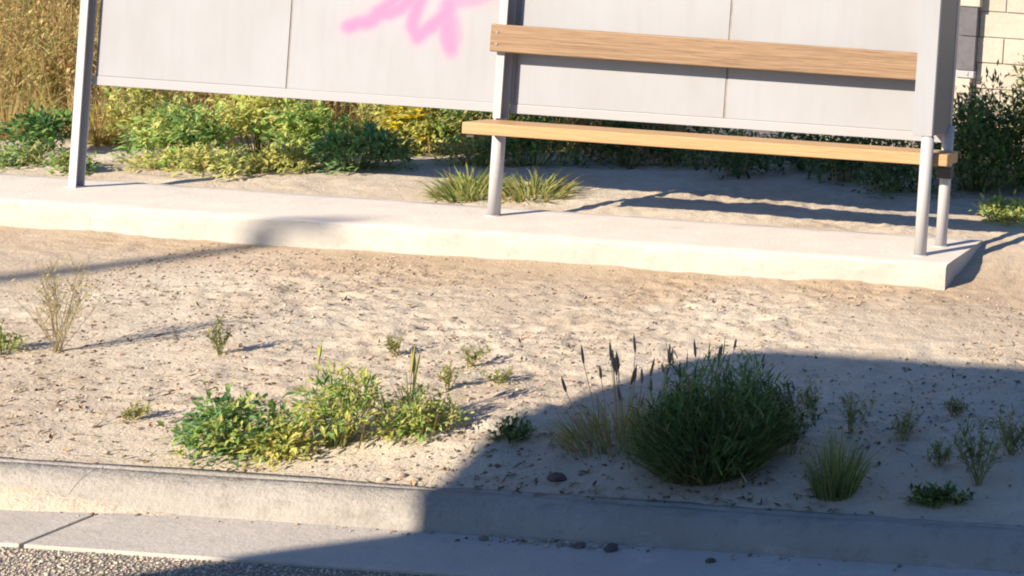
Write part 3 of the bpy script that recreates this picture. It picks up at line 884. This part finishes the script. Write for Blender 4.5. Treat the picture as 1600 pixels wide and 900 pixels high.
# ------------------------------------------------------------------ block wall and pillar behind
wall = empty("block_wall", (-2, 14.1, .3), "pale concrete block wall behind the shrubs at right", "wall")
box("mortar_core", MORTAR, -7.0, 3.0, 14.02, 14.19, .2, 2.93, wall, 0)
bmesh_cache = {}
BW, BH = .598, .2985
bme = None
for r in range(9):
    z0 = .463 + .30 * (r - 0) - .30 + .003
    off = .3 if r % 2 else 0
    for k in range(-12, 6):
        x0 = -2.905 + off + .6 * k
        if x0 < -7 or x0 + .6 > 3.0: continue
        if bme is None:
            o = box("block", BLOCK, -BW / 2 + .004, BW / 2 - .004, -.105, .105, -BH / 2 + .004, BH / 2 - .004, None, .006, 1)
            bme = o.data
            bpy.data.objects.remove(o)
        o = link("block", bme, None, wall, False, None)
        o.matrix_parent_inverse = Matrix.Translation(wall.location).inverted()
        o.location = (x0 + .3, 14.105 + random.uniform(-.004, .004), z0 + .15)
pil = empty("gate_pillar", (-3.61, 13.93, .3), "narrow dark slate pillar with pale base and cap against the block wall", "pillar")
box("base", BLOCK, -3.70, -3.54, 13.89, 13.995, .25, .88, pil, .01)
box("plinth_band", RAIL, -3.73, -3.50, 13.87, 13.995, .885, .965, pil, .006)
box("shaft_block", SLATE, -3.715, -3.505, 13.88, 13.995, .97, 1.362, pil, .006)
box("shaft_block", SLATE, -3.715, -3.505, 13.88, 13.995, 1.370, 1.705, pil, .006)
box("cap", BLOCK, -3.74, -3.48, 13.86, 13.995, 1.709, 2.0, pil, .01)

# ------------------------------------------------------------------ loose things on the ground
def grit_field():
    m = Mesh()
    rs = np.random.RandomState(8)
    n = 24000
    X = rs.uniform(-5.4, -.3, n); Y = 3.66 + 2.5 * rs.rand(n) ** 1.15
    keep = rs.rand(n) < np.clip(.32 + 2.0 * fbm(X * 1.1 + 40, Y * 1.3, 3), .03, 1)
    X, Y = X[keep], Y[keep]; Z = ground_z(X, Y)
    pal = [(.30, .235, .18), (.24, .18, .14), (.38, .30, .23), (.46, .38, .31), (.50, .42, .35), (.17, .13, .105)]
    for x, y, z in zip(X, Y, Z):
        r = .002 + .008 * rs.rand() ** 3
        m.lump((x, y, z + r * .25), r, vary(pal[rs.randint(len(pal))], .2), .6)
    # bits of leaf and twig
    for i in range(5200):
        x = rs.uniform(-5.0, -.4); y = 3.66 + 2.3 * rs.rand() ** 1.4
        if rs.rand() > .25 + .9 * float(fbm(np.array(x * 1.3 + 9), np.array(y * 1.3 + 3), 2)) + (.35 if x > -2.4 and y < 4.6 else 0): continue
        p = Vector((x, y, gz(x, y) + .003))
        c = vary(random.choice([(.12, .085, .055), (.22, .15, .08), (.075, .06, .05), (.34, .26, .15)]), .3)
        m.leaf(p, rdir(rs.uniform(0, 6.28), rs.uniform(1.1, 1.6)), Vector((0, 0, 1)), rs.uniform(.012, .04), rs.uniform(.004, .014), c, rs.uniform(-.4, .4))
    # crumbs along the kerb foot and in the gutter
    for i in range(260):
        x = rs.uniform(-4.5, -.6); y = 3.515 - abs(rs.normal(0, .018))
        if rs.rand() < .5: x = rs.normal(-2.02, .12)
        r = .002 + .006 * rs.rand() ** 2
        m.lump((x, y, r * .4), r, vary(pal[rs.randint(len(pal))], .2), .6)
    o = m.build("soil_crumbs", GRIT, None, "stuff")
    put(o, "soil crumbs and dry litter strewn over the sandy verge", "litter")
grit_field()

def chips():
    m = Mesh()
    rs = np.random.RandomState(3)
    pal = [(.52, .46, .40), (.47, .42, .37), (.56, .50, .44), (.44, .39, .34), (.34, .30, .27), (.50, .44, .38)]
    d = .0092
    for ix in range(int(2.7 / d)):
        for iy in range(int(.46 / d)):
            x = -4.0 + (ix + rs.uniform(-.45, .45)) * d; y = 2.83 + (iy + rs.uniform(-.45, .45)) * d
            if y > 3.277 + .012 * rs.rand() or rs.rand() < .12: continue
            r = rs.uniform(.0028, .0054)
            m.lump((x, y, -.009 + r * rs.uniform(-.1, .35)), r, vary(pal[rs.randint(len(pal))], .2), .75)
    o = m.build("road_chippings", GRIT, None, "stuff")
    put(o, "pale stone chippings of the road surface along the gutter", "gravel")
chips()

def stone(label, x, y, z, r, col, sq=.6):
    bm = bmesh.new(); bmesh.ops.create_icosphere(bm, subdivisions=2, radius=1)
    sx, sy = random.uniform(.8, 1.5), random.uniform(.7, 1.0)
    for v in bm.verts:
        k = 1 + .35 * float(fbm(np.array(v.co.x * 1.7 + x * 9), np.array(v.co.y * 1.7 + v.co.z * 2.1), 2))
        v.co = Vector((v.co.x * sx * k, v.co.y * sy * k, v.co.z * sq * k)) * r
    me = bpy.data.meshes.new("stone"); bm.to_mesh(me); bm.free()
    o = link("stone", me, m_plain("stone_" + str(int(abs(x) * 1000)), col, .9), None, False, (x, y, z + r * sq * .55))
    put(o, label, "stone", "loose stones by the kerb")
stone("dark stone in the shaded gutter, larger right one", -1.833, 3.487, 0, .022, (.10, .09, .09))
stone("dark stone in the shaded gutter, left one", -1.93, 3.492, 0, .015, (.12, .11, .10))
stone("dark lump on the sand left of the big tuft", -2.168, 3.775, gz(-2.168, 3.775), .024, (.13, .09, .09))
stone("small stone in the gutter at the shadow edge", -2.21, 3.497, 0, .012, (.20, .17, .15))
stone("small pale stone among crumbs in the shaded gutter", -2.075, 3.50, 0, .011, (.45, .40, .36))
stone("small dark stone in the gutter toward the right", -1.53, 3.455, 0, .011, (.10, .09, .09))
for i, (x, y) in enumerate([(-2.62, 3.72), (-2.57, 3.70), (-2.66, 3.69)]):
    stone(["pale stone right of the sunlit clumps, back one", "pale stone right of the sunlit clumps, right one", "pale stone right of the sunlit clumps, left one"][i], x, y, gz(x, y), .014, (.52, .42, .35))

def stalk_thing(label, p0, p1, r, col):
    m = Mesh(); a, b = Vector(p0), Vector(p1)
    m.stem([a, a.lerp(b, .5) + Vector((0, 0, .008)), b], r, r * .7, col)
    o = m.build("dry_stalk", STALK, None); put(o, label, "stalk", "dry stalks at the big tuft")
stalk_thing("pale dry stalk lying at the foot of the big tuft", (-1.66, 3.84, gz(-1.66, 3.84) + .05), (-1.585, 3.80, gz(-1.585, 3.80) + .006), .0032, (.62, .54, .40))
stalk_thing("thin tan stalk lying beside the pale one at the big tuft", (-1.72, 3.80, gz(-1.72, 3.80) + .012), (-1.64, 3.835, gz(-1.64, 3.835) + .045), .0024, (.45, .34, .2))

# ------------------------------------------------------------------ outside the frame: what throws the two shadows on the verge
lx, ly = -12.97, -8.0
lamp = empty("street_lamp", (lx, ly, .10), "tall grey street lamp on the pavement across the street behind the viewer", "street lamp")
tube("base", STEEL, (lx, ly, .09), (lx, ly, .9), .10, lamp, 18, .01)
tube("pole", STEEL, (lx, ly, .9), (lx, ly, 8.82), .070, lamp, 18, .004)
tube("arm", STEEL, (lx, ly, 8.80), (lx + .10, ly, 8.85), .03, lamp, 12, .003)
box("lamp_head", STEEL, lx + .05, lx + .36, ly - .08, ly + .08, 8.83, 8.90, lamp, .03)

VAN = m_paint("camper_white", (.80, .80, .78), .3, .1, .5)[0]
GLASS = m_plain("camper_glass", (.03, .035, .04), .08, 0, .6)
RUBBER = m_plain("tyre_rubber", (.03, .03, .03), .85)
ALLOY = m_plain("wheel_rim", (.55, .55, .56), .3, .8)
LAMPM = m_plain("headlight_glass", (.75, .76, .78), .12)
van = empty("camper_van", (-2.6, -1.35, 0), "white camper van with overcab parked on the street behind the viewer", "van")
prof = [(-6.35, .38), (-6.42, .85), (-6.30, 1.20), (-5.65, 1.50), (-5.30, 1.66), (-4.87, 2.07), (-4.70, 2.19), (-4.53, 2.29),
        (-4.60, 2.40), (-4.82, 2.62), (-5.02, 2.85), (-5.17, 3.08), (-5.22, 3.24), (-5.14, 3.35), (-4.95, 3.39), (-2, 3.36), (1.10, 3.34), (1.16, 3.25), (1.16, .42)]
bm = bmesh.new()
fa = [bm.verts.new((x, -.3, z)) for x, z in prof]; fb = [bm.verts.new((x, -2.45, z)) for x, z in prof]
bm.faces.new(fa); bm.faces.new(fb[::-1])
for i in range(len(prof)):
    j = (i + 1) % len(prof)
    bm.faces.new((fa[j], fa[i], fb[i], fb[j]))
bmesh.ops.recalc_face_normals(bm, faces=bm.faces[:])
me = bpy.data.meshes.new("body"); bm.to_mesh(me); bm.free()
vb = link("body", me, VAN, van)
for x0, x1, za, zb in ((-4.35, -3.45, 1.75, 2.25), (-2.6, -1.6, 1.75, 2.45), (-.9, .5, 1.75, 2.45)):
    wdw = box("window", GLASS, x0, x1, -.302, -.292, za, zb, van, .004)
box("door", VAN, -4.25, -3.2, -.306, -.294, .5, 1.70, van, .004)
for x in (-5.45, -.45):
    for y in (-.42, -2.33):
        ty = tube("tyre", RUBBER, (x, y - .10, .335), (x, y + .10, .335), .335, van, 32, .02)
        tube("rim", ALLOY, (x, y - .103, .335), (x, y + .103, .335), .20, ty, 24, .01)
for y in (-.55, -2.2):
    box("headlight", LAMPM, -6.42, -6.30, y - .13, y + .13, .80, .98, van, .02)
box("bumper", RUBBER, -6.48, -6.33, -2.4, -.35, .32, .58, van, .03)
